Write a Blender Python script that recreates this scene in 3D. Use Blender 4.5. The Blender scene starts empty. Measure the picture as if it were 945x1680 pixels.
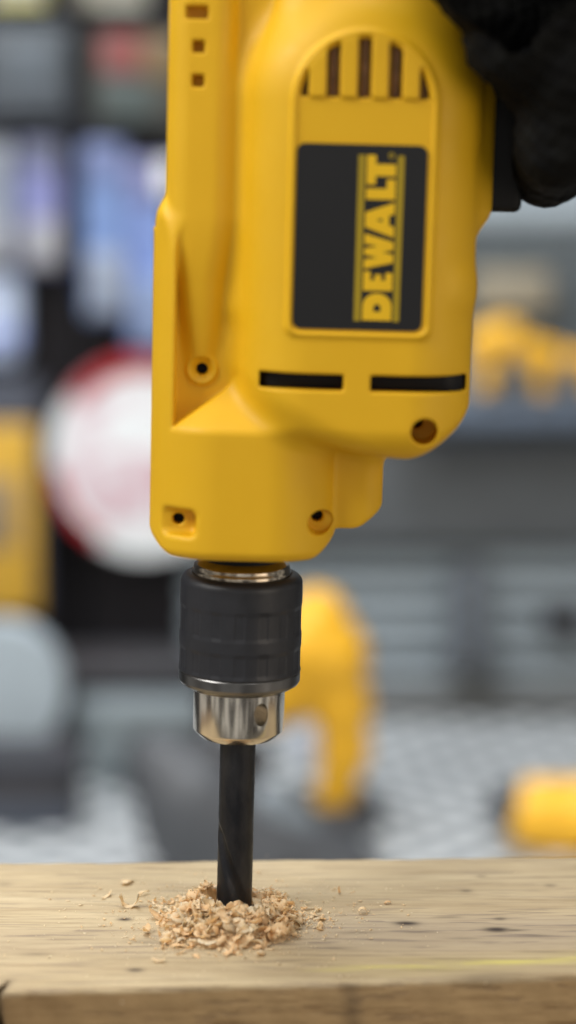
import bpy, bmesh, math, random
import numpy as np
from mathutils import Vector, Matrix, noise
random.seed(7); RNG=np.random.default_rng(5)
S=0.001                       # everything below is written in millimetres
scn=bpy.context.scene; COL=scn.collection

# ------------------------------------------------------------------ camera
F=3580.0; PITCH=math.radians(10); DIST=750.0
FW=Vector((0,math.cos(PITCH),-math.sin(PITCH))); UP=Vector((0,math.sin(PITCH),math.cos(PITCH)))
CAM=Vector((18.54,-714.96,264.34))
def at(px,py,Y):
    """world point (mm) seen at photo pixel px,py on the upright plane y=Y"""
    d=FW+Vector((1,0,0))*((px-472.5)/F)+UP*((840-py)/F)
    return CAM+d*((Y-CAM.y)/d.y)
def onz(px,py,Z):
    d=FW+Vector((1,0,0))*((px-472.5)/F)+UP*((840-py)/F)
    return CAM+d*((Z-CAM.z)/d.z)
cd=bpy.data.cameras.new('camera'); cam=bpy.data.objects.new('camera',cd); COL.objects.link(cam)
cam.location=CAM*S; cam.rotation_euler=(math.radians(90)-PITCH,0,0)
cd.sensor_fit='VERTICAL'; cd.sensor_height=36; cd.sensor_width=36*945/1680; cd.lens=36*F/1680
cd.clip_start=0.02; cd.clip_end=50
cd.dof.use_dof=True; cd.dof.focus_distance=0.739; cd.dof.aperture_fstop=3.35
scn.camera=cam
scn.view_settings.view_transform='Standard'; scn.view_settings.look='None'
scn.view_settings.exposure=0.16; scn.view_settings.gamma=1

# ------------------------------------------------------------------ materials
def lin(c):
    return tuple(((v/255)/12.92 if v/255<=.04045 else ((v/255+.055)/1.055)**2.4) for v in c)+(1,)
class N:
    def __init__(s,name):
        s.m=bpy.data.materials.new(name); s.m.use_nodes=True; s.t=s.m.node_tree; s.n=s.t.nodes
        s.b=s.n['Principled BSDF']; s.x=s.n.new('ShaderNodeTexCoord')
    def new(s,t,**k):
        q=s.n.new(t)
        for a,b in k.items(): setattr(q,a,b)
        return q
    def link(s,a,b): s.t.links.new(a,b)
    def map(s,scale,rot=(0,0,0)):
        q=s.new('ShaderNodeMapping'); q.inputs['Scale'].default_value=scale; q.inputs['Rotation'].default_value=rot
        s.link(s.x.outputs['Object'],q.inputs[0]); return q.outputs[0]
    def noise(s,vec,scale,detail=4,rough=.55,dist=0):
        q=s.new('ShaderNodeTexNoise'); q.inputs['Scale'].default_value=scale; q.inputs['Detail'].default_value=detail
        q.inputs['Roughness'].default_value=rough; q.inputs['Distortion'].default_value=dist
        if vec is not None: s.link(vec,q.inputs['Vector'])
        return q.outputs['Fac']
    def ramp(s,fac,stops):
        q=s.new('ShaderNodeValToRGB'); e=q.color_ramp.elements
        while len(e)<len(stops): e.new(.5)
        for i,(p,c) in enumerate(stops):
            e[i].position=p; e[i].color=c if len(c)==4 else tuple(c)+(1,)
        s.link(fac,q.inputs[0]); return q.outputs[0]
    def mix(s,f,a,b,mode='MIX'):
        q=s.new('ShaderNodeMix',data_type='RGBA',blend_type=mode)
        for v,i in ((f,0),(a,6),(b,7)):
            if hasattr(v,'default_value') or hasattr(v,'links'): s.link(v,q.inputs[i])
            else: q.inputs[i].default_value=v
        return q.outputs[2]
    def bump(s,h,strength,dist):
        q=s.new('ShaderNodeBump'); q.inputs['Strength'].default_value=strength; q.inputs['Distance'].default_value=dist
        s.link(h,q.inputs['Height']); s.link(q.outputs[0],s.b.inputs['Normal'])
def mat(name,rgb,rough=.5,metal=0,var=.08,vs=60,bump=0,bs=1500,bd=.0002,coat=0,spec=.5,aniso=0):
    k=N(name); c=lin(rgb)
    f=k.noise(k.map((1,1,1)),vs,3)
    a=tuple(max(0,v*(1-var)) for v in c[:3])+(1,); b=tuple(min(1,v*(1+var)) for v in c[:3])+(1,)
    k.link(k.ramp(f,[(.3,a),(.7,b)]),k.b.inputs['Base Color'])
    k.b.inputs['Roughness'].default_value=rough; k.b.inputs['Metallic'].default_value=metal
    k.b.inputs['Specular IOR Level'].default_value=spec
    if coat: k.b.inputs['Coat Weight'].default_value=coat
    if bump: k.bump(k.noise(k.map((1,1,1)),bs,2),bump,bd)
    return k.m
M={}
def yellow():
    k=N('yellow_plastic')
    f=k.noise(k.map((1,1,1)),25,4)
    k.link(k.ramp(f,[(.3,(.72,.405,.006,1)),(.7,(.76,.435,.009,1))]),k.b.inputs['Base Color'])
    r=k.noise(k.map((1,1,1)),90,4)
    k.link(k.ramp(r,[(.3,(.46,)*3),(.7,(.60,)*3)]),k.b.inputs['Roughness'])
    k.b.inputs['Specular IOR Level'].default_value=.38
    k.b.inputs['Subsurface Weight'].default_value=.06; k.b.inputs['Subsurface Radius'].default_value=(1,.5,.1)
    k.b.inputs['Subsurface Scale'].default_value=.0015
    k.bump(k.noise(k.map((1,1,1)),2600,2),.12,.0002); return k.m
M['yellow']=yellow()
M['black_hole']=mat('black_steel_and_shade',(14,12,14),.5,0,spec=.2)  # black steel parts, and the shade painted behind the slots
M['label']=mat('label_black',(13,13,16),.42,0,bump=.05)
M['logo']=mat('logo_yellow',(226,180,8),.45,var=.03)
M['logo2']=mat('logo_olive',(158,134,12),.45,var=.06)
M['sleeve']=mat('black_rubber',(35,36,41),.43,0,var=.15,vs=200,bump=.15,bs=3000)
M['gunmetal']=mat('gunmetal',(116,115,114),.32,1,var=.1,vs=200)
M['collar']=mat('worn_steel',(176,164,146),.2,1,var=.12,vs=300)
M['rubber']=mat('grip_rubber',(14,14,15),.6,spec=.3)
M['copper']=mat('copper_winding',(150,124,100),.45,.3,var=.3,vs=300)
def chrome():
    k=N('brushed_steel'); k.b.inputs['Base Color'].default_value=lin((205,198,186)); k.b.inputs['Metallic'].default_value=1
    r=k.noise(k.map((1,1,30)),300,4); k.link(k.ramp(r,[(.3,(.16,)*3),(.7,(.24,)*3)]),k.b.inputs['Roughness'])
    k.bump(k.noise(k.map((1,1,.1)),160,3),.02,.0001); return k.m
M['steel']=chrome()
def bitm():
    k=N('black_oxide_steel')
    f=k.noise(k.map((1,1,.4)),90,6,.65)
    k.link(k.ramp(f,[(.35,lin((34,36,42))),(.62,lin((60,60,62))),(.8,lin((120,96,68)))]),k.b.inputs['Base Color'])
    k.b.inputs['Metallic'].default_value=.75
    r=k.noise(k.map((1,1,1)),220,5); k.link(k.ramp(r,[(.3,(.36,)*3),(.7,(.55,)*3)]),k.b.inputs['Roughness'])
    k.bump(k.noise(k.map((1,1,.3)),900,3),.12,.0002); return k.m
M['bit']=bitm()
def glove():
    k=N('black_glove'); f=k.noise(k.map((1,1,1)),120,5)
    k.link(k.ramp(f,[(.3,(.0025,.0025,.003,1)),(.7,(.007,.007,.006,1))]),k.b.inputs['Base Color'])
    k.b.inputs['Roughness'].default_value=.8; k.b.inputs['Specular IOR Level'].default_value=.12
    k.bump(k.noise(k.map((1,1,1)),700,4),.5,.0006); return k.m
M['glove']=glove()
M['sleeve_cloth']=mat('brown_work_sleeve',(58,44,34),.9,var=.2,vs=150,bump=.4,bs=900,bd=.0006,spec=.1)
def wood(side=False):
    k=N('weathered_pine')
    big=k.noise(k.map((3,14,14)),2.2,4,.6,.4)
    fine=k.noise(k.map((22,420,420)),1.0,7,.68,.3)
    col=k.ramp(big,[(.28,(.37,.285,.165,1)),(.5,(.435,.345,.21,1)),(.75,(.50,.41,.265,1))])
    gr=k.ramp(fine,[(.32,(.62,.56,.50,1)),(.46,(.92,.90,.88,1)),(.62,(1.06,1.05,1.04,1))])
    c=k.mix(1.0,col,gr,'MULTIPLY')
    # growth rings showing as broad wavy bands along the board
    w=k.new('ShaderNodeTexWave',wave_type='BANDS',bands_direction='Y')
    w.inputs['Scale'].default_value=16; w.inputs['Distortion'].default_value=5.5; w.inputs['Detail'].default_value=4; w.inputs['Detail Scale'].default_value=1.3
    k.link(k.map((.22,1,2.2)),w.inputs['Vector'])
    c=k.mix(k.ramp(w.outputs['Fac'],[(.0,(.20,)*3),(.35,(.04,)*3),(1,(0,)*3)]),c,(.30,.21,.115,1))
    # open pores: short dark dashes along the grain, thicker where the board is weathered
    d=k.noise(k.map((27,400,400)),1.0,3,.6)
    at_w=k.new('ShaderNodeAttribute',attribute_name='weather')
    dm=k.ramp(d,[(.56,(0,)*3),(.62,(1,)*3)])
    ad=k.new('ShaderNodeMath',operation='MULTIPLY_ADD'); k.link(at_w.outputs['Fac'],ad.inputs[0]); ad.inputs[1].default_value=.85; ad.inputs[2].default_value=.4
    mm=k.new('ShaderNodeMath',operation='MULTIPLY'); k.link(dm,mm.inputs[0]); k.link(ad.outputs[0],mm.inputs[1])
    c=k.mix(mm.outputs[0],c,(.17,.125,.09,1))
    wm=k.new('ShaderNodeMath',operation='MULTIPLY'); k.link(at_w.outputs['Fac'],wm.inputs[0]); wm.inputs[1].default_value=.58
    c=k.mix(wm.outputs[0],c,(.30,.235,.165,1))
    bl=k.noise(k.map((1,1,1)),38,5,.6)
    c=k.mix(k.ramp(bl,[(.52,(0,)*3),(.8,(.32,)*3)]),c,(.33,.25,.16,1))
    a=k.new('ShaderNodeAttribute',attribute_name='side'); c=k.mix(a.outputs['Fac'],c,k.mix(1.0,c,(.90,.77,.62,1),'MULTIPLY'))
    a=k.new('ShaderNodeAttribute',attribute_name='chalk')
    cn=k.noise(k.map((25,260,260)),1,4,.6); cr=k.ramp(cn,[(.38,(0,)*3),(.6,(1,)*3)])
    cm=k.new('ShaderNodeMath',operation='MULTIPLY'); k.link(a.outputs['Fac'],cm.inputs[0]); k.link(cr,cm.inputs[1])
    c=k.mix(cm.outputs[0],c,(.62,.56,.10,1))
    a=k.new('ShaderNodeAttribute',attribute_name='pit'); c=k.mix(a.outputs['Fac'],c,(.035,.022,.016,1))
    k.link(c,k.b.inputs['Base Color']); k.b.inputs['Roughness'].default_value=.72; k.b.inputs['Specular IOR Level'].default_value=.3
    h=k.mix(.6,fine,dm,'SUBTRACT'); k.bump(h,.35,.0007); return k.m
M['wood']=wood()
def shav():
    k=N('pine_shaving'); a=k.new('ShaderNodeAttribute',attribute_name='tone')
    c=k.ramp(a.outputs['Fac'],[(0,(.90,.61,.33,1)),(.3,(.96,.74,.45,1)),(.7,(.98,.82,.56,1)),(1,(.98,.90,.72,1))])
    f=k.noise(k.map((1,1,1)),1500,3); c=k.mix(1.0,c,k.ramp(f,[(.3,(.90,.87,.83,1)),(.7,(1.0,)*3)]),'MULTIPLY')
    k.link(c,k.b.inputs['Base Color']); k.b.inputs['Roughness'].default_value=.65; k.b.inputs['Specular IOR Level'].default_value=.3
    k.bump(f,.3,.0002)
    tr=k.new('ShaderNodeBsdfTranslucent'); k.link(c,tr.inputs[0]); mx=k.new('ShaderNodeMixShader'); mx.inputs[0].default_value=.55
    k.link(k.b.outputs[0],mx.inputs[1]); k.link(tr.outputs[0],mx.inputs[2]); k.link(mx.outputs[0],k.n['Material Output'].inputs[0]); return k.m
M['shaving']=shav()

# ------------------------------------------------------------------ object helpers
def tag(o,label=None,cat=None,group=None,kind=None):
    if label: o['label']=label
    if cat: o['category']=cat
    if group: o['group']=group
    if kind: o['kind']=kind
    return o
def empty(name,loc,label,cat,group=None):
    o=bpy.data.objects.new(name,None); COL.objects.link(o); o.location=Vector(loc)*S; o.empty_display_size=.02
    return tag(o,label,cat,group)
def link(name,me,m,parent=None,smooth=True):
    o=bpy.data.objects.new(name,me); COL.objects.link(o)
    if m: me.materials.append(m)
    if smooth: me.polygons.foreach_set('use_smooth',[True]*len(me.polygons))
    if parent: o.parent=parent
    return o
def from_np(name,V,Q):
    me=bpy.data.meshes.new(name); n=len(V); q=len(Q); kk=Q.shape[1]
    me.vertices.add(n); me.vertices.foreach_set('co',(V*S).astype(np.float32).ravel())
    me.loops.add(q*kk); me.loops.foreach_set('vertex_index',Q.astype(np.int32).ravel())
    me.polygons.add(q); me.polygons.foreach_set('loop_start',np.arange(0,q*kk,kk,dtype=np.int32))
    me.polygons.foreach_set('loop_total',np.full(q,kk,dtype=np.int32))
    me.update(calc_edges=True); me.validate(); return me
def attr(me,name,vals):
    a=me.attributes.new(name,'FLOAT','POINT'); a.data.foreach_set('value',np.asarray(vals,dtype=np.float32))

# signed distance modelling: a function of x,y,z arrays -> mesh (surface nets)
def sdf(name,f,lo,hi,h,m,parent=None,it=3):
    ax=[np.arange(lo[i],hi[i]+h,h,dtype=np.float32) for i in range(3)]
    nx,ny,nz=[len(a) for a in ax]
    D=np.empty((nx,ny,nz),np.float32); st=max(1,int(2.5e6//(ny*nz)))
    for i in range(0,nx,st):
        X,Y,Z=np.meshgrid(ax[0][i:i+st],ax[1],ax[2],indexing='ij'); D[i:i+st]=f(X,Y,Z)
    B=D<0
    c=np.zeros((nx-1,ny-1,nz-1),np.int8)
    for a in (0,1):
        for b in (0,1):
            for d in (0,1): c+=B[a:nx-1+a,b:ny-1+b,d:nz-1+d]
    act=(c>0)&(c<8); idx=np.full(act.shape,-1,np.int32); I=np.argwhere(act); idx[act]=np.arange(len(I))
    acc=np.zeros((len(I),3)); cnt=np.zeros(len(I)); i,j,k=I.T
    for a0 in [(0,0,0),(1,0,0),(0,1,0),(0,0,1),(1,1,0),(1,0,1),(0,1,1)]:
        for axs in range(3):
            if a0[axs]: continue
            b0=list(a0); b0[axs]=1
            da=D[i+a0[0],j+a0[1],k+a0[2]]; db=D[i+b0[0],j+b0[1],k+b0[2]]
            s=(da<0)!=(db<0); t=da[s]/(da[s]-db[s]); p=np.tile(np.array(a0,float),(s.sum(),1)); p[:,axs]=t
            acc[s]+=p; cnt[s]+=1
    V=(I+acc/cnt[:,None])*h+np.array([a[0] for a in ax])
    Qs=[]
    for axs in range(3):
        s0=[slice(None)]*3; s1=[slice(None)]*3; s0[axs]=slice(0,-1); s1[axs]=slice(1,None)
        A=B[tuple(s0)]; C=B[tuple(s1)]; o1,o2=[(1,2),(2,0),(0,1)][axs]
        for sgn in (0,1):
            E=np.argwhere((A&~C) if sgn==0 else (~A&C))
            E=E[(E[:,o1]>0)&(E[:,o2]>0)&(E[:,o1]<D.shape[o1]-1)&(E[:,o2]<D.shape[o2]-1)]
            if not len(E): continue
            def g(u,v):
                P=E.copy(); P[:,o1]-=u; P[:,o2]-=v; return idx[P[:,0],P[:,1],P[:,2]]
            q=np.stack([g(1,1),g(0,1),g(0,0),g(1,0)],1)
            Qs.append(q if sgn==0 else q[:,::-1])
    Q=np.concatenate(Qs); e=h*.15
    for _ in range(it):
        x,y,z=V.T; d=f(x,y,z)
        gr=np.stack([f(x+e,y,z)-f(x-e,y,z),f(x,y+e,z)-f(x,y-e,z),f(x,y,z+e)-f(x,y,z-e)],1)/(2*e)
        g2=np.maximum((gr**2).sum(1),.25); st=(d/g2)[:,None]*gr
        ln=np.sqrt((st**2).sum(1)); st*=np.minimum(1,.5*h/np.maximum(ln,1e-9))[:,None]; V=V-st*.9
    return link(name,from_np(name,V,Q),m,parent), V
mx,mn=np.maximum,np.minimum
def smin(a,b,k): h=mx(k-np.abs(a-b),0)/k; return mn(a,b)-h*h*k*.25
def smax(a,b,k): return -smin(-a,-b,k)
def rrect(u,v,hu,hv,r):
    a=np.abs(u)-(hu-r); b=np.abs(v)-(hv-r)
    return np.hypot(mx(a,0),mx(b,0))+mn(mx(a,b),0)-r
def rmax(a,b,r):          # rounded intersection
    a=a+r;b=b+r
    return mn(mx(a,b),0)+np.hypot(mx(a,0),mx(b,0))-r
def box(x,y,z,c,hh,r):
    a=np.abs(x-c[0])-(hh[0]-r);b=np.abs(y-c[1])-(hh[1]-r);d=np.abs(z-c[2])-(hh[2]-r)
    return np.sqrt(mx(a,0)**2+mx(b,0)**2+mx(d,0)**2)+mn(mx(a,mx(b,d)),0)-r
def bx(x,y,z,x0,x1,y0,y1,z0,z1,r): return box(x,y,z,((x0+x1)/2,(y0+y1)/2,(z0+z1)/2),((x1-x0)/2,(y1-y0)/2,(z1-z0)/2),r)
def cap(x,y,z,a,b,r1,r2):
    a=np.array(a,float);b=np.array(b,float);d=b-a;L=(d*d).sum()
    t=np.clip(((x-a[0])*d[0]+(y-a[1])*d[1]+(z-a[2])*d[2])/L,0,1)
    return np.sqrt((x-a[0]-t*d[0])**2+(y-a[1]-t*d[1])**2+(z-a[2]-t*d[2])**2)-(r1+(r2-r1)*t)
def chain(x,y,z,pts,k=4):
    d=None
    for (a,ra),(b,rb) in zip(pts[:-1],pts[1:]):
        c=cap(x,y,z,a,b,ra,rb); d=c if d is None else smin(d,c,k)
    return d
def rbox(name,x0,x1,y0,y1,z0,z1,m,parent=None,bev=1.5,seg=3,org=(0,0,0)):
    bm=bmesh.new(); bmesh.ops.create_cube(bm,size=1)
    bmesh.ops.scale(bm,vec=(x1-x0,y1-y0,z1-z0),verts=bm.verts)
    bmesh.ops.translate(bm,vec=((x0+x1)/2-org[0],(y0+y1)/2-org[1],(z0+z1)/2-org[2]),verts=bm.verts)
    b=min(bev,.45*min(x1-x0,y1-y0,z1-z0))
    bmesh.ops.bevel(bm,geom=bm.edges[:],offset=b,segments=seg,affect='EDGES',profile=.5)
    bmesh.ops.scale(bm,vec=(S,S,S),verts=bm.verts)
    me=bpy.data.meshes.new(name); bm.to_mesh(me); bm.free(); return link(name,me,m,parent)
def lathe(name,prof,m,parent=None,n=160,fn=None):
    """prof: list of (r,z); fn(theta,z,r)->r"""
    V=[];Q=[]
    for (r,z) in prof:
        for i in range(n):
            t=2*math.pi*i/n; rr=fn(t,z,r) if fn else r; V.append((rr*math.cos(t),rr*math.sin(t),z))
    for j in range(len(prof)-1):
        for i in range(n):
            a=j*n+i;b=j*n+(i+1)%n; Q.append((a,b,b+n,a+n))
    return link(name,from_np(name,np.array(V),np.array(Q)),m,parent)
def sharpen(o,ang=35):
    me=o.data; bm=bmesh.new(); bm.from_mesh(me)
    for e in bm.edges:
        if len(e.link_faces)==2 and e.calc_face_angle(0)>math.radians(ang): e.smooth=False
    bm.to_mesh(me); bm.free()
def poly(name,loops_,y0,y1,m,parent=None):
    """flat shape in the xz plane from one or more loops (outer then holes), thickness y0..y1"""
    bm=bmesh.new(); es=[]
    for L in loops_:
        vs=[bm.verts.new((p[0]*S,y0*S,p[1]*S)) for p in L]
        for a,b in zip(vs,vs[1:]+vs[:1]): es.append(bm.edges.new((a,b)))
    bmesh.ops.triangle_fill(bm,use_beauty=True,use_dissolve=False,edges=es)
    g=bmesh.ops.extrude_face_region(bm,geom=bm.faces[:])
    bmesh.ops.translate(bm,vec=(0,(y1-y0)*S,0),verts=[v for v in g['geom'] if isinstance(v,bmesh.types.BMVert)])
    bmesh.ops.recalc_face_normals(bm,faces=bm.faces)
    me=bpy.data.meshes.new(name); bm.to_mesh(me); bm.free(); return link(name,me,m,parent,False)
def corner(x0,x1,z0,z1,r,n=8):
    P=[]
    for cx,cz,a in ((x1-r,z1-r,0),(x0+r,z1-r,90),(x0+r,z0+r,180),(x1-r,z0+r,270)):
        for i in range(n+1):
            t=math.radians(a+90*i/n); P.append((cx+r*math.cos(t),cz+r*math.sin(t)))
    return P

# ------------------------------------------------------------------ the power drill
ROLL=math.radians(1.5)
drill=empty('power_drill',(0,0,0),'yellow corded power drill standing nose down over the wooden plank, held by a gloved hand','power drill')
drill.rotation_euler=(0,ROLL,0)

def gear2d(x,y): return rrect(x,y,30.6,30.5,23)
def fl_side(x,z): return np.where(z>232,-26.0-x-np.clip(242-z,0,10)*.45,-40.0-x)
def body(x,y,z):
    ya=np.abs(y)
    # motor barrel with a round arched rear end
    xr=np.where(z>273,np.hypot(x-35,z-273),np.abs(x-35))
    m2=rrect(xr,y,37.4,37.2,22)
    motor=rmax(m2,161.5-z,11)
    motor=rmax(motor,-.458*(x-26)-.889*(z-162),12)
    motor=rmax(motor,.66*(x-71.6)-.75*(z-174.2),4)
    # nose gearbox
    g=rmax(rmax(gear2d(x,y),127-z,3.5),.68*(np.abs(x)-30.2)-.733*(z-133),1.5)
    sh=(gear2d(x,y)+z-169.3)*.7071
    gear=smax(g,sh,1.2)
    # flank rising from the gearbox, with its pocket
    fl=np.where(z<232,rmax(g,x+22.4,1),rmax(rmax(g,x+22.4,1),np.hypot(z-232,mn(x+20.5,0))-10,2))
    fl=smax(fl,ya-(24.5-9*np.clip((z-224)/18,0,1)**2),1.5)
    fl=mx(fl,165-z)
    pocket=mx(mx(-(x+22.8),15.4-ya),(169.5+.72*(x+22.8)-z)*.81)
    gear=smax(gear,-mx(pocket,x+2),.8)
    # spine tongue running down into the pocket
    t=np.clip((236-z)/48,0,1); hy=23.4-6.2*t**1.5; hw=10.5-6.0*t**1.25; sx=-15.3+.9*t
    sp=rrect(x-sx,y,hw,hy,np.minimum(hw-.1,7.0+3*t))
    sp=rmax(sp,184-z,4)
    rear=bx(x,y,z,6,70.5,-24,24,256,352,10)
    fill=smax(bx(x,y,z,-28,30,-15.4,15.4,165,352,2),gear2d(x,y),.5)
    fill=mx(fl_side(x,z),fill)
    fill=smin(fill,bx(x,y,z,-7,24,-17.5,17.5,204,352,5),4)
    flange=bx(x,y,z,40,77.3,-15,15,235.5,340,6)
    d=smin(sp,fill,2.5); d=smin(d,fl,3.0*np.clip((z-215)/20,0,1)+.9)
    d=mn(d,gear)
    boss=rmax(rrect(x-34.5,y,11.2,15,7),rmax(136.2-z,.62*(x-45.6)-.785*(z-142.4),1.5),1.5)
    boss=mx(boss,z-170)
    d=smin(d,boss,2.0)
    d=smin(d,mn(rear,flange),1.5)
    d=smin(d,motor,8.0+1*np.clip((215-z)/25,0,1)*np.clip((12-x)/12,0,1))
    # side cap bulge on the right of the barrel
    e=np.sqrt(((x-60)/13.2)**2+((ya-17)/17)**2+((z-216)/20)**2)-1
    d=smin(d,e*10,.8)
    # raised arch panel
    xa=np.where(z>272,np.hypot(x-35,z-272),np.abs(x-35))
    a2=rmax(xa-22.6,201.0-z,3.2)
    plate=smax(a2,ya-37.9,1.6)
    d=smin(d,plate,1.6)
    a3=rmax(xa-21.0,202.2-z,3.0)
    d=smax(d,-smax(a3,36.9-ya,.3),.7)
    # arch vents
    rib=np.abs((x-34.6+4.75+95)%9.5-4.75)-2.1
    vent=mx(mx(rmax(xa-20.0,274.2-z,.6),rib),30-ya)
    ribs=mx(mx(rmax(xa-20.6,274.2-z,.6),-rib-.3),ya-37.9); ribs=mx(ribs,35-ya)
    d=smin(d,ribs,.8)
    d=smax(d,-vent,.5)
    # horizontal slots
    for a,b in ((4.6,31.0),(39.4,70.3)):
        d=smax(d,-bx(x,ya,z,a,b,8,50,183.9,189.1,.7),.6)
    # screw holes
    d=smin(d,mx(np.hypot(x+14.1,z-187.4)-4.9,ya-16.6),.9)
    d=smax(d,-mx(np.hypot(x+14.1,z-187.4)-4.0+mx(16.6-ya,0)*1.2,14.6-ya),.5)
    d=smax(d,-mx(np.hypot(x+14.1,z-187.4)-1.9,7-ya),.3)
    d=smax(d,-bx(x,ya,z,-26.4,-14.6,21.2,50,134.8,143.2,2.2),1.8)
    d=smax(d,-mx(np.hypot(x+20.5,z-139.3)-1.9,10-ya),.3)
    d=smax(d,-mx(np.hypot(x-25.2,z-139.3)-4.1,15-ya),.5)
    d=smax(d,-mx(np.hypot(x-24.2,z-140.4)-2.0,9-ya),.3)
    d=smax(d,-mx(np.hypot(x-56.9,z-171.4)-4.3,20.5-ya),.5)
    d=smax(d,-mx(np.hypot(x-55.3,z-172.6)-1.9,12-ya),.3)
    # small square holes in the spine
    d=smax(d,-bx(x,ya,z,-20.8,-13.9,17.5,50,297.0,301.0,.6),.6)
    for q in (288.6,278.2): d=smax(d,-bx(x,ya,z,-18.6,-14.8,17.5,50,q-1.9,q+1.9,.6),.6)
    # moulding seam
    d=d+.25*np.exp(-(y/.5)**2)
    return d
sdf('housing',body,(-34,-40,124),(80,40,354),.58,M['yellow'],drill)
rbox('slot_dark_fill',3.5,69.5,-31,31,178,195,M['black_hole'],drill,bev=14,seg=5)  # black filler block, paints the darkness inside the horizontal slots
w,_=sdf('motor_winding',lambda x,y,z: smax(bx(x,y,z,15,55,-31.5,31.5,270,296,2),-(np.abs((x+1.2)%2.4-1.2)-.25+0*(np.abs(y)<30)),.4)+0*x,(12,-33,268),(58,33,298),.6,M['copper'],drill,1)
for sx,sz,sy in ((-14.1,187.4,-12.2),(-20.5,139.3,-17.8),(24.2,140.4,-13),(55.3,172.6,-18.5)):
    def disc(n,r,y,mm,par):
        bm=bmesh.new(); bmesh.ops.create_cone(bm,cap_ends=True,segments=32,radius1=r*S,radius2=r*S*.9,depth=2*S)
        bmesh.ops.rotate(bm,matrix=Matrix.Rotation(math.radians(90),3,'X'),verts=bm.verts)
        bmesh.ops.translate(bm,vec=Vector((sx,y,sz))*S,verts=bm.verts); me=bpy.data.meshes.new(n); bm.to_mesh(me); bm.free()
        return link(n,me,mm,par,False)
    disc('screw',1.86,sy+3,M['black_hole'],drill)
lab=poly('brand_plate',[corner(14.6,54.7,203.3,260.2,2.6)],-37.35,-36.7,M['label'],drill)
# letters, reading upwards: a along z, b towards the left
def L2(P): return [(45.1-b*1.08,206.1+a) for a,b in P]
def arc(cx,cy,rx,ry,a0,a1,n=10): return [(cx+rx*math.cos(math.radians(a0+(a1-a0)*i/n)),cy+ry*math.sin(math.radians(a0+(a1-a0)*i/n))) for i in range(n+1)]
H=8.3
glyphs=[[[(0.3,0)]+arc(4.8,H/2,3.9,H/2,-90,90)+[(0.3,H)],[(3.0,3.1),(3.0,5.2)]+arc(4.1,4.15,1.3,1.05,90,-90,6)],
 [[(9.5,0),(15.0,0),(15.0,2.0),(12.7,2.0),(12.7,3.2),(14.5,3.2),(14.5,5.1),(12.7,5.1),(12.7,6.3),(15.4,6.3),(15.4,H),(9.5,H)]],
 [[(16.2,H),(19.1,H),(19.75,4.4),(20.5,H),(22.5,H),(23.2,4.4),(23.9,H),(27.0,H),(24.5,0),(22.1,0),(21.4,3.2),(20.7,0),(18.2,0)]],
 [[(25.9,0),(29.2,0),(29.7,1.5),(32.6,1.5),(33.1,0),(36.6,0),(33.5,H),(29.0,H)],[(30.6,3.4),(31.8,3.4),(31.2,5.2)]],
 [[(37.5,0),(43.6,0),(43.6,2.5),(40.8,2.5),(40.8,H),(37.5,H)]],
 [[(42.0,H),(50.9,H),(50.9,5.7),(48.2,5.7),(48.2,0),(44.6,0),(44.6,5.7),(42.0,5.7)]]]
for g in glyphs: poly('letter',[L2(q) for q in g],-37.55,-37.3,M['logo'],lab)
poly('stripe',[[(33.5,206.1),(35.6,206.1),(35.6,257),(33.5,257)]],-37.52,-37.3,M['logo2'],lab)
poly('stripe',[[(45.6,206.1),(47.6,206.1),(47.6,257),(45.6,257)]],-37.52,-37.3,M['logo2'],lab)
poly('trademark_dot',[[(43.6+math.cos(t)*.9,257+math.sin(t)*.9) for t in [i*math.pi/8 for i in range(16)]],[(43.6+math.cos(t)*.45,257+math.sin(t)*.45) for t in [i*math.pi/4 for i in range(8)]]],-37.52,-37.3,M['logo2'],lab)
# trigger and grip handle
sdf('trigger',lambda x,y,z: smax(bx(x,y,z,74,87.2,-9.5,9.5,239.6,284,2.5),-(np.hypot(x-104,z-262)-17.2)*1.0,1.5),(72,-11,238),(90,11,286),.6,M['rubber'],drill)
def handle(x,y,z):
    d=smin(cap(x,y/1.0,z,(68,0,292),(190,0,276),19,16),cap(x,y,z,(190,0,276),(198,0,275),19,19),4); return smax(d,x-206,2)
sdf('handle',handle,(56,-22,252),(210,22,314),1.0,M['rubber'],drill)
# chuck
chuck=empty('chuck',(0,0,0),None,None); chuck.parent=drill
del_keys=[k for k in chuck.keys()]
def prof(pts,step=.6):
    out=[pts[0]]
    for a,b in zip(pts[:-1],pts[1:]):
        n=max(1,int(math.hypot(b[0]-a[0],b[1]-a[1])/step))
        out+=[(a[0]+(b[0]-a[0])*i/n,a[1]+(b[1]-a[1])*i/n) for i in range(1,n+1)]
    return out
sharpen(lathe('spindle',[(0,129),(13.6,129),(13.6,122.6),(0,122.6)],M['black_hole'],chuck,64))
col_=lathe('collar',[(0,123.0),(12.6,123.0),(13.2,123.0),(13.6,122.6),(14.6,121.9),(15.5,121.2),(15.9,120.8),(16.05,120.3),(16.2,119.2),(16.5,118.9),(16.6,118.5),(16.6,117.0),(15.2,116.2),(0,116.2)],M['collar'],chuck,180)
sharpen(col_,50)
def grip(t,z,r):
    if r<19: return r
    for z0,z1 in ((98.0,108.2),(85.4,94.2)):
        f=min(1,max(0,(z-z0)/1.4))*min(1,max(0,(z1-z)/1.4))
        if f>0:
            u=(t/(2*math.pi)*16+.30)%1
            w=min(1,max(0,(u-.06)/.13))*min(1,max(0,(.58-u)/.13)); w=w*w*(3-2*w); return r-.16*f-.2*f*w
    return r
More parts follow.
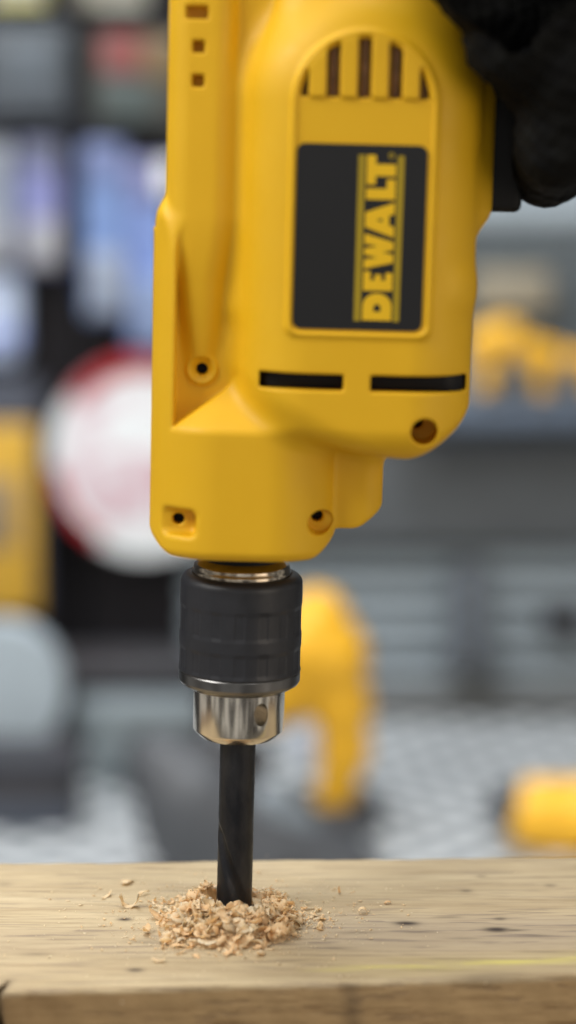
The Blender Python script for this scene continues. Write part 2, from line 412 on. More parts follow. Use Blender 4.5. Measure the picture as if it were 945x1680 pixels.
sl=[(0,117.6),(16.4,117.6),(16.9,117.9)]+[(17.4+3.1*math.sin(math.radians(a)),114.8+3.1*math.cos(math.radians(a))) for a in range(0,91,9)]+[(20.55,110),(20.6,85.2),(20.2,84.7),(0,84.7)]
sharpen(lathe('sleeve',prof(sl,.35),M['sleeve'],chuck,540,grip),60)
sharpen(lathe('retaining_ring',[(0,84.8),(20.25,84.8),(20.45,84.5),(20.45,81.6),(19.9,80.6),(17.2,78.9),(15.0,78.6),(0,78.6)],M['gunmetal'],chuck,200),28)
nose=lathe('nose',[(0,80),(15.45,80),(15.45,64.6),(15.3,64.2),(15.0,63.8),(12.9,61.7),(12.5,61.5),(6.7,61.4),(6.4,62),(0,62)],M['steel'],chuck,240)
bm=bmesh.new(); bmesh.ops.create_cone(bm,cap_ends=True,segments=48,radius1=2.7*S,radius2=2.7*S,depth=14*S)
bmesh.ops.scale(bm,vec=(1,1.45,1),verts=bm.verts)
bmesh.ops.rotate(bm,matrix=Matrix.Rotation(math.radians(90),3,'X'),verts=bm.verts)
bmesh.ops.rotate(bm,matrix=Matrix.Rotation(math.radians(36),3,'Z'),verts=bm.verts)
bmesh.ops.translate(bm,vec=Vector((15.4*math.sin(math.radians(36)),-15.4*math.cos(math.radians(36)),72.2))*S,verts=bm.verts)
cm=bpy.data.meshes.new('cut'); bm.to_mesh(cm); bm.free(); cut=bpy.data.objects.new('cut',cm); COL.objects.link(cut)
md=nose.modifiers.new('b','BOOLEAN'); md.object=cut; md.operation='DIFFERENCE'; md.solver='EXACT'
bpy.context.view_layer.update()
ev=nose.evaluated_get(bpy.context.evaluated_depsgraph_get()); nm=bpy.data.meshes.new_from_object(ev); nose.modifiers.clear(); nose.data=nm
bpy.data.objects.remove(cut); sharpen(nose,24)
for i in range(3):
    a=math.radians(90+120*i+20)
    q=rbox('jaw',-1.9,1.9,5.2,7.4,61.1,64,M['gunmetal'],chuck,.4); q.rotation_euler=(0,0,a)

# the bit, top-level, clamped in the chuck
def bitf(x,y,z):
    r=np.hypot(x,y); d=rmax(r-6.05,z-66,.5)
    th=np.arctan2(y,x)
    fade=np.clip((z-27)/5,0,1)**1.5*2.6
    for k_ in (0,math.pi):
        ph=math.radians(196)+k_-(z-30)/95*2*math.pi
        cx=(7.0+fade)*np.cos(ph); cy=(7.0+fade)*np.sin(ph)
        d=smax(d,-(np.hypot(x-cx,y-cy)-2.35),1.2)
    tip=(-z-5+ (6-r)*-.5)*.9
    return smax(d,tip,.3)
bit,_=sdf('drill_bit',bitf,(-7,-7,-8),(7,7,67),.28,M['bit'],None)
bit.rotation_euler=(0,ROLL,0)
tag(bit,'thick black drill bit clamped in the chuck, its tip sunk in the pile of shavings','drill bit')

# ------------------------------------------------------------------ gloved hand
person=empty('person',(150,0,290),'hand in a black work glove wrapped around the grip and trigger of the drill','person')
def q(x,y,z): return (x,y,z)
def hand(x,y,z):
    x=x+RND*0; k=5
    pal=smin(cap(x,y,z,(98,-27,318),(150,-24,312),17,18),cap(x,y,z,(100,-2,330),(152,0,326),17,18),14)
    pal=smin(pal,cap(x,y,z,(104,16,322),(150,16,318),13,14),12)
    pal=smin(pal,cap(x,y,z,(128,-2,332),(190,8,352),24,25),16)
    # web of thumb and thumb over the back of the housing
    th=chain(x,y,z,[((112,-24,326),21),((74,-43,312),17.5),((47,-50,333),18),((26,-48,352),18)],10)
    # index finger, bent on the trigger
    ix=chain(x,y,z,[((98,-36,310),16),((79,-38,292.5),13.5),((90,-26,281),12),((95,-6,270),10)],5)
    d=smin(pal,th,8); d=smin(d,ix,3)
    for i,(cx,dz) in enumerate(((94.5,3),(122,1.0),(143,2))):
        r=12.4-.4*i
        f=chain(x,y,z,[((cx+1,-32,304),r+2),((cx,-34,281+dz),r+.9),((cx+1,-27,258+dz),r),((cx+1,-2,251+dz),r-.6),((cx+1,14,262+dz),r-1.4)],4)
        d=smin(d,f,1.8)
    # cloth wrinkles
    w=.45*np.sin(z*.9+x*.35+2*np.sin(x*.16))*np.sin(x*.3-y*.45+z*.12)+.25*np.sin(x*1.1-z*.7)*np.sin(y*.8+z*.5)
    return d-w
RND=0
gl,_=sdf('glove',hand,(24,-52,228),(220,40,384),1.2,M['glove'],None)
gl.parent=person; gl.location=(0-.150,0,-.290); gl.rotation_euler=(0,ROLL,0)
sv,_=sdf('sleeve_cuff',lambda x,y,z: cap(x,y,z,(186,7,352),(330,30,420),34,42)-.8*np.sin(x*.22+z*.1)-.5*np.sin(z*.35-y*.2),(140,-50,305),(385,85,475),2.5,M['sleeve_cloth'],None)
sv.parent=person; sv.location=(-.150,0,-.290); sv.rotation_euler=(0,ROLL,0)

# ------------------------------------------------------------------ plank
bL=onz(0,1416,0); bR=onz(945,1404,0); fL=onz(0,1627,0); fR=onz(945,1600,0)
def yb(x): return bL.y+(bR.y-bL.y)*(x-bL.x)/(bR.x-bL.x)
def yf(x): return fL.y+(fR.y-fL.y)*(x-fL.x)/(fR.x-fL.x)
print('plank',bL,bR,fL,fR)
ck=onz(20,1604,0)
def plank(x,y,z):
    wv=.5*np.sin(x*.11+1.3)+.35*np.sin(x*.37+z*.3)+.2*np.sin(x*.9+z*.2)
    wb=.4*np.sin(x*.07+4)+.5*np.sin(x*.23)+.25*np.sin(x*.61)
    a=y-yb(x)+wb*.5; b=yf(x)-y+wv*.6
    top=z+.12*np.sin(x*.05+y*.21)+.06*np.sin(y*1.3+.2*np.sin(x*.05))
    d=rmax(smax(a,b,.1),mx(top,-38-z),1.6)
    # end split at the left of the front edge
    lx=ck.x-3.2*np.clip((y*-1+ck.y)/12,-1,1)+.7*np.sin(z*.35)
    wd=1.1*np.clip(1-(y-yf(x)-2)/9,0,1)
    d=smax(d,-mx(np.abs(x-lx)-wd,(y-yf(x)-11)),.3)
    return d
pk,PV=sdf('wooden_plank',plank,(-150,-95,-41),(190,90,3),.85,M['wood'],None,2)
tag(pk,'weathered pine plank with a yellow chalk line, lying under the drill','wooden plank')
x,y,z=PV.T
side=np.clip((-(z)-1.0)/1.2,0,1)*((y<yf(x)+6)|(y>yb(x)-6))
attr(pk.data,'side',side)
c0=onz(520,1591,0);c1=onz(945,1573,0)
cy=c0.y+(c1.y-c0.y)*(x-c0.x)/(c1.x-c0.x)
chalk=np.exp(-((y-cy)/(1.6))**2)*np.clip((x-c0.x+8)/25,0,1)*(z>-.8)*.55
chalk+=.22*np.exp(-((y-cy+1)/6)**2)*np.clip((x-c0.x)/25,0,1)*(z>-.8)
attr(pk.data,'chalk',np.clip(chalk,0,1))
pit=np.zeros(len(x))
for px,py,rx,ry,s in ((667,1515,4.4,2.3,1),(815,1525,4.4,2.6,1),(840,1526,4.5,1,.7),(205,1508,2.6,1.6,.95),(222,1592,2.8,1.8,.8),(765,1461,2.2,1.7,.55),(903,1453,2.2,1.7,.45),(790,1438,2,1.5,.4),(820,1507,2.2,1.5,.65),(735,1504,5,1.2,.4),(690,1530,7,1.1,.35),(8,1450,3,2,.3),(60,1565,5,1.6,.3),(240,1546,6,1.3,.4),(590,1530,7,1.2,.35),(760,1540,6,1.1,.35),(880,1535,6,1.1,.35),(560,1555,5,1.2,.3)):
    p=onz(px,py,0); pit=mx(pit,s*np.exp(-(((x-p.x)/rx)**2+((y-p.y)/ry)**2)**1.3))
# bruise on the front edge and a dark stain running down the face
p=onz(790,1606,0); pit=mx(pit,.45*np.exp(-((x-p.x)/14)**2-((y-yf(x))/3.2)**2-(z/2.5)**2))
p=onz(575,1625,0); pit=mx(pit,.42*np.exp(-((x-p.x+z*.08)/3.2)**2)*(z<-.6))
lx=ck.x-3.2*np.clip((ck.y-y)/12,-1,1)
pit=mx(pit,.75*np.exp(-((x-lx)/1.7)**2)*np.clip(1.3-(y-yf(x))/10,0,1))
attr(pk.data,'pit',pit)
p=onz(720,1530,0)
wea=np.exp(-(((y-p.y)/17)**4))*np.clip((x+12)/45,0,1)+.6*np.exp(-((y-onz(200,1545,0).y)/13)**4)*np.clip((10-x)/40,0,1)*.6
attr(pk.data,'weather',np.clip(wea,0,1)*(z>-1))

# ------------------------------------------------------------------ shavings
def flakes(n,place,size,seedv,tone=(0,1)):
    rg=random.Random(seedv); V=[];Q=[];T=[]
    for _ in range(n):
        p,up=place(rg); L=size(rg); W=L*rg.uniform(.22,.7); k=rg.uniform(-2.6,2.6); tw=rg.uniform(-.9,.9)
        th=rg.uniform(.05,.12); nu,nv=7,3
        R=Matrix.Rotation(rg.uniform(0,6.28),3,'Z')@Matrix.Rotation(rg.gauss(0,up),3,'X')@Matrix.Rotation(rg.gauss(0,up*.6),3,'Y')
        base=len(V); t0=rg.uniform(*tone); jag=[rg.uniform(.45,1.1) for _ in range(nu)]; jb=[rg.uniform(.45,1.1) for _ in range(nu)]
        jag[0]*=.35; jb[0]*=.3; jag[-1]*=rg.uniform(.2,.9)
        for s in (0,1):
            for i in range(nu):
                u=i/(nu-1)-.5
                for j in range(nv):
                    v=(j/(nv-1)-.5); w=v*W*(jag[i] if v<0 else jb[i])
                    a=u*k*1.3
                    xx=L*(math.sin(a)/(k*1.3) if abs(k)>.1 else u); zz=L*((1-math.cos(a))/(k*1.3) if abs(k)>.1 else 0)+tw*u*v*W+s*th
                    xx+=rg.uniform(-.05,.05)*L
                    q=R@Vector((xx,w,zz)); V.append((q.x+p[0],q.y+p[1],q.z+p[2])); T.append(min(1,max(0,t0+rg.uniform(-.06,.06)+.12*(abs(v)>.3))))
        m_=nu*nv
        for i in range(nu-1):
            for j in range(nv-1):
                a=base+i*nv+j; Q.append((a,a+1,a+nv+1,a+nv)); a+=m_; Q.append((a,a+nv,a+nv+1,a+1))
        for i in range(nu-1):
            for j in (0,nv-1):
                a=base+i*nv+j; qd=(a,a+nv,a+nv+m_,a+m_); Q.append(qd if j==0 else qd[::-1])
        for j in range(nv-1):
            for i in (0,nu-1):
                a=base+i*nv+j; qd=(a,a+m_,a+1+m_,a+1); Q.append(qd if i==0 else qd[::-1])
    return V,Q,T
def mound(x,y):
    """height of the heap"""
    dx=(x+1)/ ((24 if x<-1 else 24)*(1+.25*noise.noise(Vector((x*.09,y*.09,9))))); dy=(y+13)/(27 if y<-13 else 27); r=math.hypot(dx,dy)
    h=9.0*max(0,1-r**1.8)
    if y>0: h*=1.55
    if x<-8 and y>-10: h*=1.15
    if abs(x)<12:
        lim=max(.2,(-y-8)*.42) if y<0 else 50
        if math.hypot(x,y)<9: lim=.2
        w=min(1,max(0,(12-abs(x))/5)); h=h*(1-w)+min(h,lim)*w
    return h*(1+.55*noise.noise(Vector((x*.13,y*.13,3))))
def pl_heap(rg):
    while True:
        a=rg.uniform(0,6.28); r=abs(rg.gauss(0,.55)); x=-1+25*r*math.cos(a)*(1+.25*math.sin(3*a+1)); y=-13+27*r*math.sin(a)
        if math.hypot(x,y)<6.9: continue
        if r<1.25: return (x,y,mound(x,y)+rg.uniform(-.8,.9 if not(abs(x)<8 and -16<y<0) else -.2)),.5
def pl_front(rg):
    while True:
        x=rg.gauss(-2,11); y=rg.gauss(-22,8)
        if (y<-17 or (abs(x)>9 and y<-9)) and math.hypot((x+3)/25,(y+15)/28)<1.1: return (x,y,mound(x,y)+rg.uniform(.1,1.6)),.7
def pl_scat(rg):
    a=rg.uniform(0,6.28); r=25+abs(rg.gauss(0,13)); return (-2+r*1.25*math.cos(a),-8+r*.85*math.sin(a),rg.uniform(.1,.5)),.15
VV=[];QQ=[];TT=[]
def addf(r):
    b=len(VV); VV.extend(r[0]); QQ.extend([tuple(i+b for i in q_) for q_ in r[1]]); TT.extend(r[2])
addf(flakes(4200,pl_heap,lambda r:r.uniform(.8,2.8),1,(.25,1)))
addf(flakes(750,pl_heap,lambda r:r.uniform(2.8,5.2),2,(.3,1)))
addf(flakes(240,pl_front,lambda r:r.uniform(4.5,9.0),3,(.3,1)))
def pl_dust(rg):
    a=rg.uniform(0,6.28); r=abs(rg.gauss(0,1)); return (-3+34*r*math.cos(a),-14+30*r*math.sin(a),rg.uniform(.05,.2)),.1
addf(flakes(700,pl_dust,lambda r:r.uniform(.25,.8),9,(.6,1)))
def near(rg):
    p,u=pl_scat(rg); return p,u
addf(flakes(260,near,lambda r:r.uniform(.4,1.5),4,(.4,1)))
# solid crumb core of the heap
n=90; gb=len(VV)
for i in range(n):
    for j in range(n):
        x=-34+64*i/(n-1); y=-44+62*j/(n-1); h=mound(x,y)
        VV.append((x,y,(h-1.0+.8*noise.noise(Vector((x*.9,y*.9,1)))+.5*noise.noise(Vector((x*2.1,y*2.1,7)))) if h>.4 else -.8)); TT.append(.35+.3*noise.noise(Vector((x,y,0))))
for i in range(n-1):
    for j in range(n-1):
        a=gb+i*n+j; QQ.append((a,a+n,a+n+1,a+1))
me=from_np('wood_shavings',np.array(VV),np.array(QQ)); 
sh=link('wood_shavings',me,M['shaving'],None,False); attr(me,'tone',TT)
tag(sh,'heap of pale fresh wood shavings around the drill bit','shavings',None,'stuff')
singles=[(212,1489,8.5,'curled wood shaving lying left of the heap, the longest loose one',20,.9),(175,1500-28,6.5,'thin flat sliver of wood left of the heap, the farthest left',5,.35),
 (208,1449,6.0,'thin wood sliver behind the heap on the left',170,.35),(236,1468,5.0,'small upright curl of wood between the heap and the two slivers',40,.9),
 (594,1498,4.6,'pale loose wood chip right of the heap, in line with the bit',35,.5),(557,1466,3.6,'brown wood chip standing on edge right of the heap, above the pale chip',-30,.4),
 (636,1483,2.8,'tiny brown wood chip, the farthest right of the loose chips',-10,.35),(381,1558,6.0,'broad pale chip in front of the heap, nearest the camera',15,.3),(260,1578,4.4,'small flat chip near the front edge, left below the heap',-12,.2)]
for i,(px,py,L,lb,ang,cu) in enumerate(singles):
    p=onz(px,py,0)
    v,qd,t=flakes(1,lambda r:((0,0,.5),.02),lambda r:L,40+i*3,(.2,.2) if 'brown' in lb else (.7,.7))
    v=np.array(v); v[:,2]+=.25-v[:,2].min(); 
    if 'upright' in lb or 'edge' in lb or 'curled' in lb: v[:,2]*=1.6
    me=from_np('wood_chip',v,np.array(qd)); attr(me,'tone',t); o=link('wood_chip',me,M['shaving'],None,False)
    o.location=Vector((p.x,p.y,0))*S; o.rotation_euler=(math.radians(8),0,math.radians(ang)); tag(o,lb,'wood chip','loose wood chips around the heap')

# bench that carries the plank (hidden below it)
bench=empty('work_bench',(20,0,-60),'narrow workbench carrying the plank','workbench')
rbox('bench_top',-300,340,-88,92,-60,-38.3,mat('bench_board',(110,90,68),.7),bench,2).location=(-.02,0,.06)
for lx in (-280,300):
    for ly in (-70,60): rbox('leg',lx,lx+22,ly,ly+22,-1000,-60,mat('bench_leg',(60,58,56),.6),bench,2).location=(-.02,0,.06)

# ------------------------------------------------------------------ background shop
ZC=-300
def plate_mat():
    k=N('diamond_plate'); v=k.map((1,1,1),(0,0,math.radians(40)))
    a=k.new('ShaderNodeTexWave',wave_type='BANDS',bands_direction='X'); a.inputs['Scale'].default_value=9; k.link(v,a.inputs[0])
    b=k.new('ShaderNodeTexWave',wave_type='BANDS',bands_direction='Y'); b.inputs['Scale'].default_value=9; k.link(v,b.inputs[0])
    h=k.mix(1.0,a.outputs['Color'],b.outputs['Color'],'MULTIPLY')
    k.link(k.ramp(h,[(.12,lin((140,146,150))),(.6,lin((250,252,252)))]),k.b.inputs['Base Color'])
    k.b.inputs['Metallic'].default_value=.2; k.b.inputs['Roughness'].default_value=.4; k.bump(h,1,.004); return k.m
bk_black=mat('pegboard_black',(34,32,35),.7,spec=.25)
counter=empty('display_counter',(0,1000,ZC),'silver diamond plate counter top behind the plank','counter')
o=rbox('counter_top',-700,900,640,1335,ZC-12,ZC,plate_mat(),counter,2,org=(0,1000,ZC))
o=rbox('counter_body',-680,880,670,1320,-1100,ZC-13,mat('counter_grey',(70,72,76),.6),counter,2,org=(0,1000,ZC))
fl=rbox('floor',-2500,2500,-1500,1900,-1112,-1100.5,mat('concrete_floor',(120,118,114),.7,var=.15,vs=5),None,1); tag(fl,kind='structure')
wl=rbox('wall',-2500,2500,1600,1640,-1100,1800,mat('painted_wall',(66,68,72),.8),None,1); tag(wl,kind='structure')

YW=1480
def pbox(name,x0,y0,x1,y1,Y,t,m,parent=None,bev=3,org=(0,0,0)):
    """box whose front fills photo rectangle x0,y0..x1,y1 at depth Y, t mm thick towards the back"""
    a=at(x0,y0,Y);b=at(x1,y1,Y); return rbox(name,a.x,b.x,Y,Y+t,b.z,a.z,m,parent,bev,3,org)
def thing_box(name,lb,cat,x0,y0,x1,y1,Y,t,rgb,group=None,rough=.5,parts=(),bev=3):
    a=at((x0+x1)/2,y1,Y); e=empty(name,(a.x,Y,a.z),lb,cat,group); og=(a.x,Y,a.z)
    pbox(parts[0][0] if False else 'card',x0,y0,x1,y1,Y,t,mat(name+'_card',rgb,rough,var=.12,vs=25),e,bev,og)
    for (n,c0,c1,c2,c3,dy,tt,rg) in parts:
        A=x0+(x1-x0)*c0;B=x0+(x1-x0)*c2;C_=y0+(y1-y0)*c1;D_=y0+(y1-y0)*c3
        pbox(n,A,C_,B,D_,Y-dy,tt,mat(name+'_'+n,rg,rough,var=.12,vs=30),e,min(bev,tt*.4),og)
    return e
peg=empty('pegboard',(at(60,1180,YW).x,YW,at(60,1180,YW).z),'black display board on the left hung with packages','display board')
og=tuple(peg.location/S)
pbox('board',-260,-500,302,1130,YW,18,bk_black,peg,2,og)
pbox('upright',112,-500,132,1120,YW-10,12,mat('upright_black',(24,25,30),.5),peg,2,og)
for (y0,y1) in ((205,228),(1062,1085)): pbox('rail',-260,y0,302,y1,YW-14,12,mat('rail_slate',(46,50,60),.5),peg,2,og)
Yp=YW-45
thing_box('package','grey box at the top of the display board, left corner','package',-30,40,112,190,Yp,30,(80,86,92),'packages hanging on the black board',parts=(('window',.25,.15,.85,.7,2,6,(94,102,110)),('flap',.0,.75,1,.98,2,5,(74,80,88))))
thing_box('package','mixed brown and grey pack with a red round spot, upper right of the board','package',150,55,300,205,Yp,30,(76,74,68),'packages hanging on the black board',parts=(('window',.08,.5,.7,.95,2,6,(76,86,85)),('badge',.1,.02,.55,.42,3,6,(140,76,74)),('sticker',.55,.05,.98,.5,3,5,(120,100,70))))
thing_box('package','yellow and white pack cut by the top left corner of the photo','package',-20,-110,75,8,Yp,30,(206,204,190),'packages hanging on the black board',parts=(('stripe',0,.9,1,1,2,4,(190,180,60)),))
thing_box('package','cream pack at the top edge, right of the yellow and white one','package',125,-110,240,12,Yp,30,(150,146,132),'packages hanging on the black board',parts=(('stripe',.3,.9,1,1,2,4,(190,190,180)),))
for (x0,y0,x1,y1,c,top,bot,lb) in ((-60,235,20,440,(150,158,172),(160,166,176),(172,174,180),'pale grey blister pack, leftmost on the black board'),
      (30,232,102,442,(132,136,186),(112,116,140),(172,172,176),'lavender blister pack with a grey lower half, second from the left'),
      (135,235,208,522,(120,146,196),(122,134,176),(160,170,188),'long light blue blister pack in the middle of the board'),
      (206,262,280,572,(124,146,202),(128,130,170),(140,158,196),'blue blister pack half hidden by the drill housing')):
    thing_box('blister_pack',lb,'blister pack',x0,y0,x1,y1,Yp,6,c,'blue and grey blister packs on the black board',parts=(('header',.05,0,.95,.22,3,6,top),('bubble',.12,.62,.92,.97,16,18,bot),('side_panel',-.08,.15,.1,.9,1,6,(30,42,86) if x0>100 else (96,110,150)))+((('white_tag',.72,.01,1.15,.19,30,20,(250,250,246)),) if x0==206 else ()))
thing_box('roll_pack','white and blue rounded pack cut by the left edge of the photo','package',-70,448,38,604,Yp,40,(196,210,236),rough=.4,bev=19,parts=(('label_band',0,.55,.98,.8,1.5,20,(150,166,220)),))
thing_box('battery_pack','tall yellow pack with a slate header at the left edge','package',-60,622,68,1010,Yp-20,30,(70,74,86),parts=(('yellow_panel',.0,.19,.95,.99,3,8,(214,168,60)),('photo_panel',.1,.42,.7,.72,5,6,(150,130,100)),('side_strip',.92,.1,1.05,1,2,8,(58,62,76))))
# white and red disc
def pdisc(name,px,py,rx,ry,Y,t,m,parent,og,n=64,inner=0,a0=0,a1=360):
    c=at(px,py,Y); sc=(Y-CAM.y)/F*1.01
    A=[(c.x+rx*sc*math.cos(math.radians(a)),c.z+ry*sc*math.sin(math.radians(a))) for a in np.linspace(a0,a1,n,endpoint=(a1-a0)<360)]
    lp=[A]
    if inner:
        Bq=[(c.x+inner*rx*sc*math.cos(math.radians(a)),c.z+inner*ry*sc*math.sin(math.radians(a))) for a in np.linspace(a0,a1,n,endpoint=(a1-a0)<360)]
        lp=[A+Bq[::-1]] if (a1-a0)<360 else [A,Bq]
    lp=[[(p[0]-og[0],p[1]-og[2]) for p in l] for l in lp]
    return poly(name,lp,Y-og[1],Y+t-og[1],m,parent)
c=at(235,918,Yp); og=(c.x,Yp,c.z)
dk=empty('saw_blade_pack',og,'large round white pack with red arcs on its rim, left of the drill','saw blade pack')
def patchy(n,a,b,sc,lo,hi):
    k=N(n); k.link(k.ramp(k.noise(k.map((1,1,1)),sc,3),[(lo,lin(a)),(hi,lin(b))]),k.b.inputs['Base Color']); k.b.inputs['Roughness'].default_value=.45; return k.m
white=patchy('disc_white',(244,248,250),(226,196,206),14,.50,.66); red=patchy('disc_red',(178,26,38),(226,170,178),22,.50,.72)
pink=patchy('disc_pink',(240,240,244),(206,140,156),30,.38,.66)
pdisc('disc',236,750,156,168,Yp,12,white,dk,og)
pdisc('red_arc',236,750,157,169,Yp-2,10,red,dk,og,30,.82,55,142)
pdisc('red_arc',236,750,157,169,Yp-2,10,red,dk,og,30,.90,188,240)
pdisc('pink_print',215,800,95,62,Yp-1,6,pink,dk,og,40)
YC=1075
c=onz(30,1322,ZC); c=Vector((at(8,1322,YC).x,YC,ZC)); og=(c.x,YC,ZC)
gd=empty('grey_disc_case',og,'pale blue grey round case standing at the lower left edge','case')
pdisc('case_front',2,1136,104,114,YC,34,mat('case_grey',(172,184,192),.5,var=.04),gd,og)
pdisc('case_back',-6,1140,92,104,YC+36,24,mat('case_grey_dark',(90,98,106),.5),gd,og)
a=at(-60,1235,YC);b=at(60,1300,YC); rbox('case_foot',a.x,b.x,YC-6,YC+55,ZC+.5,a.z,M['rubber'],gd,3,3,og)
# slatwall on the right with tools on a shelf
slat=empty('slatwall',(at(700,1180,YW).x,YW,at(700,1180,YW).z),'grey slatted metal wall panel on the right','slat wall panel')
og=tuple(slat.location/S)
gm=mat('slat_grey',(172,184,192),.45,.3,var=.06,vs=8); gm2=mat('slat_dark',(74,78,82),.5,.2,var=.06,vs=8)
pbox('back_panel',303,-500,1400,1185,YW+10,14,mat('panel_grey',(138,148,156),.6,var=.08,vs=6),slat,2,og)
for y in range(905,1110,49): pbox('slat',303,y,1400,y+36,YW-4,13,gm,slat,4,og)
for y in range(330,520,60): pbox('slat',303,y,1400,y+38,YW-4,13,gm if y<380 else mat('slat_mid',(96,104,108),.5,.2),slat,4,og)
pbox('slat',303,1125,1400,1185,YW-6,15,mat('slat_low',(118,120,120),.6),slat,4,og)
cab=thing_box('wall_cabinet','dark grey closed cabinet band below the yellow tools','cabinet',420,715,1400,892,YW-40,36,(92,96,99),parts=(('front_lip',0,0,1,.08,3,6,(84,92,104)),),bev=3)
cab2=thing_box('wall_shelf','blue grey shelf carrying the yellow tools','shelf',640,668,1400,700,YW-130,120,(92,104,120),bev=2)
thing_box('bracket_post','dark upright post on the grey slat wall','post',742,930,800,1105,YW-40,30,(100,106,114),bev=3,parts=(('foot',-.3,.8,1.3,1,3,10,(80,84,90)),))
thing_box('hook_block','small black block on the slat wall at the right edge','block',895,1002,960,1040,YW-35,28,(50,48,54),bev=3)
ytool=mat('tool_yellow',(244,184,40),.45,var=.04); tdark=mat('tool_dark',(62,64,68),.55); tgrey=mat('tool_grey',(150,145,130),.5,.2)
def shelf_tool(px,py,w,h,lb,flip=1):
    Y=YW-100; c=at(px,668,Y); sc=(Y-CAM.y)/F; og=(c.x,Y,c.z)
    e=empty('shelf_tool',og,lb,'power tool','yellow power tools on the wall shelf')
    w*=sc;h*=sc
    o,_=sdf('tool_body',lambda x,y,z: smin(cap(x,y,z,(-w*.22*flip,0,h*.78),(w*.3*flip,0,h*.7),h*.2,h*.17),cap(x,y,z,(w*.05*flip,0,h*.6),(w*.12*flip,0,h*.22),h*.12,h*.12),5),(-w,-30,-5),(w,30,h*1.1),2.0,ytool,e,1)
    rbox('battery',-w*.25,w*.35,-18,18,0.5,h*.2,tdark,e,3)
    o,_=sdf('tool_nose',lambda x,y,z: cap(x,y,z,(-w*.3*flip,0,h*.78),(-w*.55*flip,0,h*.8),h*.12,h*.09),(-w,-20,h*.4),(w,20,h*1.1),2.0,tgrey,e,1)
shelf_tool(808,600,86,150,'yellow power tool on the wall shelf, next to the drill housing',-1)
shelf_tool(880,600,86,120,'yellow power tool on the wall shelf, the middle one')
shelf_tool(965,600,80,100,'yellow power tool on the wall shelf, cut by the right edge')
# grey bundle above the shelf tools
thing_box('grey_tool_case','warm grey case hanging above the yellow shelf tools','case',775,445,905,520,YW-60,40,(148,140,122),bev=8)
# left shelf and its stand
def counter_box(name,lb,cat,x0,y0,x1,Y,t,rgb,parts=(),y1=None):
    """box standing on the counter at depth Y"""
    a=at(x0,y0,Y); b=at(x1,y0,Y); og=((a.x+b.x)/2,Y,ZC); e=empty(name,og,lb,cat)
    z0=ZC+.5 if y1 is None else at(x0,y1,Y).z
    rbox('case',a.x,b.x,Y,Y+t,z0,a.z,mat(name+'_case',rgb,.5,var=.12,vs=30),e,4,3,og)
    for n_,c0,c1,c2,c3,dy,tt,rg in parts:
        rbox(n_,a.x+(b.x-a.x)*c0,a.x+(b.x-a.x)*c2,Y-dy,Y-dy+tt,a.z+(ZC+.5-a.z)*c3,a.z+(ZC+.5-a.z)*c1,mat(name+'_'+n_,rg,.5),e,2,3,og)
counter_box('storage_bin','dark charcoal bin in front of the pale round case','bin',-110,1246,122,990,70,(56,55,60),(('bin_lip',0,.0,1,.12,3,8,(44,48,58)),('label_strip',.1,.65,1,.98,2,6,(66,72,84))))
counter_box('metal_stand','grey metal stand with a flat top between the round case and the chuck','stand',122,1160,330,1120,50,(126,136,140),(('post',.1,.36,.45,1,3,30,(128,138,142)),),y1=1226)
counter_box('tool_chest','low black chest behind the grey stand','tool chest',-140,1098,345,1200,90,(40,40,44),(('lid',0,0,1,.2,3,10,(56,56,60)),))
counter_box('black_bin','black bin under the right half of the flat topped stand','bin',205,1228,330,1080,60,(52,52,56),(('bin_lip',0,0,1,.12,3,8,(36,36,40)),))
# standing yellow drill on the counter
c=onz(545,1345,ZC); og=(c.x,c.y,ZC); sc=(c.y-CAM.y)/F
bd=empty('cordless_drill',og,'blurred yellow drill standing upright on the counter behind the chuck','power drill')
def bp(px,py,dy=0): p=at(px,py,c.y); return (p.x-c.x,dy,p.z-ZC)
def bdf(x,y,z):
    a=chain(x,y,z,[(bp(520,1015),24),(bp(540,1075),30),(bp(560,1160),23),(bp(566,1230),19),(bp(545,1325),16)],10)
    b=chain(x,y,z,[(bp(520,1015),22),(bp(488,1060),34),(bp(478,1125),27),(bp(440,1150),24)],10)
    return smin(a,b,10)
sdf('tool_body',bdf,(-130,-45,-5),(60,45,240),2.5,ytool,bd,1)
rbox('tool_foot',-52,40,-40,40,.5,16,tdark,bd,5)
sdf('tool_chuck',lambda x,y,z: smax(cap(x,y,z,bp(455,1100),bp(400,1120),20,17),-60-x*0-0,1),(-160,-30,60),(-20,30,200),2.5,tdark,bd,1)
# grey motor unit in front of it
c2=onz(400,1408,ZC); og2=(c2.x,c2.y-30,ZC)
ms=empty('bench_tool',og2,'dark grey bench tool lying on the counter behind the drill bit','bench tool')
def mp(px,py,dy=0): p=at(px,py,c2.y); return (p.x-c2.x,dy,p.z-ZC)
sdf('tool_case',lambda x,y,z: smax(smin(chain(x,y,z,[(mp(270,1240),26),(mp(330,1330),40),(mp(400,1400),52)],20),chain(x,y,z,[(mp(330,1290),40),(mp(560,1420),34)],20),20),-z+1,3),(-140,-70,-3),(140,70,150),2.5,mat('tool_charcoal',(76,78,82),.5),ms,1)
sdf('tool_knob',lambda x,y,z: cap(x,y,z,mp(345,1235),mp(420,1225),20,14),(-140,-40,40),(90,40,170),2.5,mat('tool_black',(34,32,34),.5),ms,1)
sdf('clear_guard',lambda x,y,z: cap(x,y,z,mp(440,1300,-10),mp(500,1345,-10),22,16),(-80,-60,0),(120,60,150),2.5,mat('guard_grey',(122,130,136),.35),ms,1)
rbox('pale_gap_block',mp(480,1215)[0],mp(520,1180)[0],-14,14,mp(500,1230)[2],mp(500,1180)[2],mat('gap_pale_grey',(176,182,194),.35),ms,8)  # made-up pale block, stands in for the bright gap beside the yellow drill
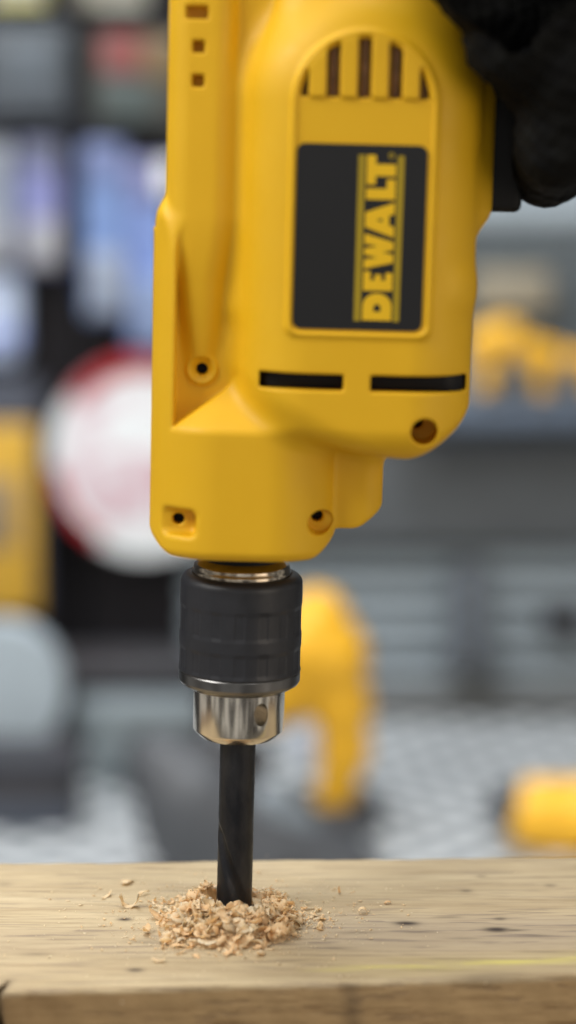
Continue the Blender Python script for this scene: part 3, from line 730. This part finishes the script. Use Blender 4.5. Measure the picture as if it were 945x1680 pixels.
# yellow tool lying at the right edge
c3=onz(880,1392,ZC); og3=(c3.x,c3.y,ZC)
rt=empty('yellow_tool',og3,'yellow tool with a black nose lying on the counter at the right edge','power tool')
def rp(px,py,dy=0): p=at(px,py,c3.y); return (p.x-c3.x,dy,p.z-ZC)
sdf('tool_body',lambda x,y,z: smin(cap(x,y,z,rp(878,1335),rp(1010,1345),28,31),cap(x,y,z,rp(990,1340),rp(1080,1300),30,22),12),(-60,-40,-5),(150,40,90),2.5,ytool,rt,1)
sdf('tool_nose',lambda x,y,z: smax(cap(x,y,z,rp(838,1325),rp(870,1330),20,25),-10,1),(-60,-32,0),(40,32,80),2.2,tdark,rt,1)

# ------------------------------------------------------------------ light
w=bpy.data.worlds.new('World'); scn.world=w; w.use_nodes=True; nt=w.node_tree
bg=nt.nodes['Background']; tc=nt.nodes.new('ShaderNodeTexCoord'); mp_=nt.nodes.new('ShaderNodeMapping'); mp_.inputs['Scale'].default_value=(4.2,4.2,.2)
nz=nt.nodes.new('ShaderNodeTexNoise'); nz.inputs['Scale'].default_value=1.6; nz.inputs['Detail'].default_value=4
rp_=nt.nodes.new('ShaderNodeValToRGB'); e=rp_.color_ramp.elements
e[0].position=.43; e[0].color=(.03,.03,.035,1); e[1].position=.57; e[1].color=(1.25,1.22,1.15,1)
q1=e.new(.5); q1.color=(.3,.28,.26,1)
nt.links.new(tc.outputs['Generated'],mp_.inputs[0]); nt.links.new(mp_.outputs[0],nz.inputs['Vector']); nt.links.new(nz.outputs['Fac'],rp_.inputs[0]); nt.links.new(rp_.outputs[0],bg.inputs[0]); bg.inputs[1].default_value=.55
def area(name,loc,target,sx,sy,power,col=(1,1,1)):
    l=bpy.data.lights.new(name,'AREA'); l.shape='RECTANGLE'; l.size=sx; l.size_y=sy; l.energy=power; l.color=col
    o=bpy.data.objects.new(name,l); COL.objects.link(o); o.location=loc
    o.rotation_euler=(Vector(target)-Vector(loc)).to_track_quat('-Z','Y').to_euler(); return o
area('ceiling_lamp_key',(-1.1,-.55,1.25),(0,0,.12),.9,.35,21.5,(1,.98,.94))
area('ceiling_lamp_strip',(.25,-.35,1.7),(0,0,0),.25,1.3,8.5,(1,.98,.95))
area('ceiling_lamp_back',(-.3,.75,1.5),(0,.9,-.3),1.6,.5,30,(.92,.96,1))
area('fill_lamp_front',(.2,-2.2,.9),(0,0,.15),1.2,.4,1.5,(.95,.97,1))  # added fill from the front, not a known ceiling fitting
area('fill_lamp_right',(1.1,-.9,.35),(.03,0,.17),.7,.9,3.8,(1,.84,.66))  # added warm fill for the shaded right side, no window there
# materials and meshes with custom label keys on parts
for o in bpy.data.objects:
    if o.parent:
        for k_ in ('category','group'):
            if k_ in o.keys(): del o[k_]
scn.render.engine='CYCLES'
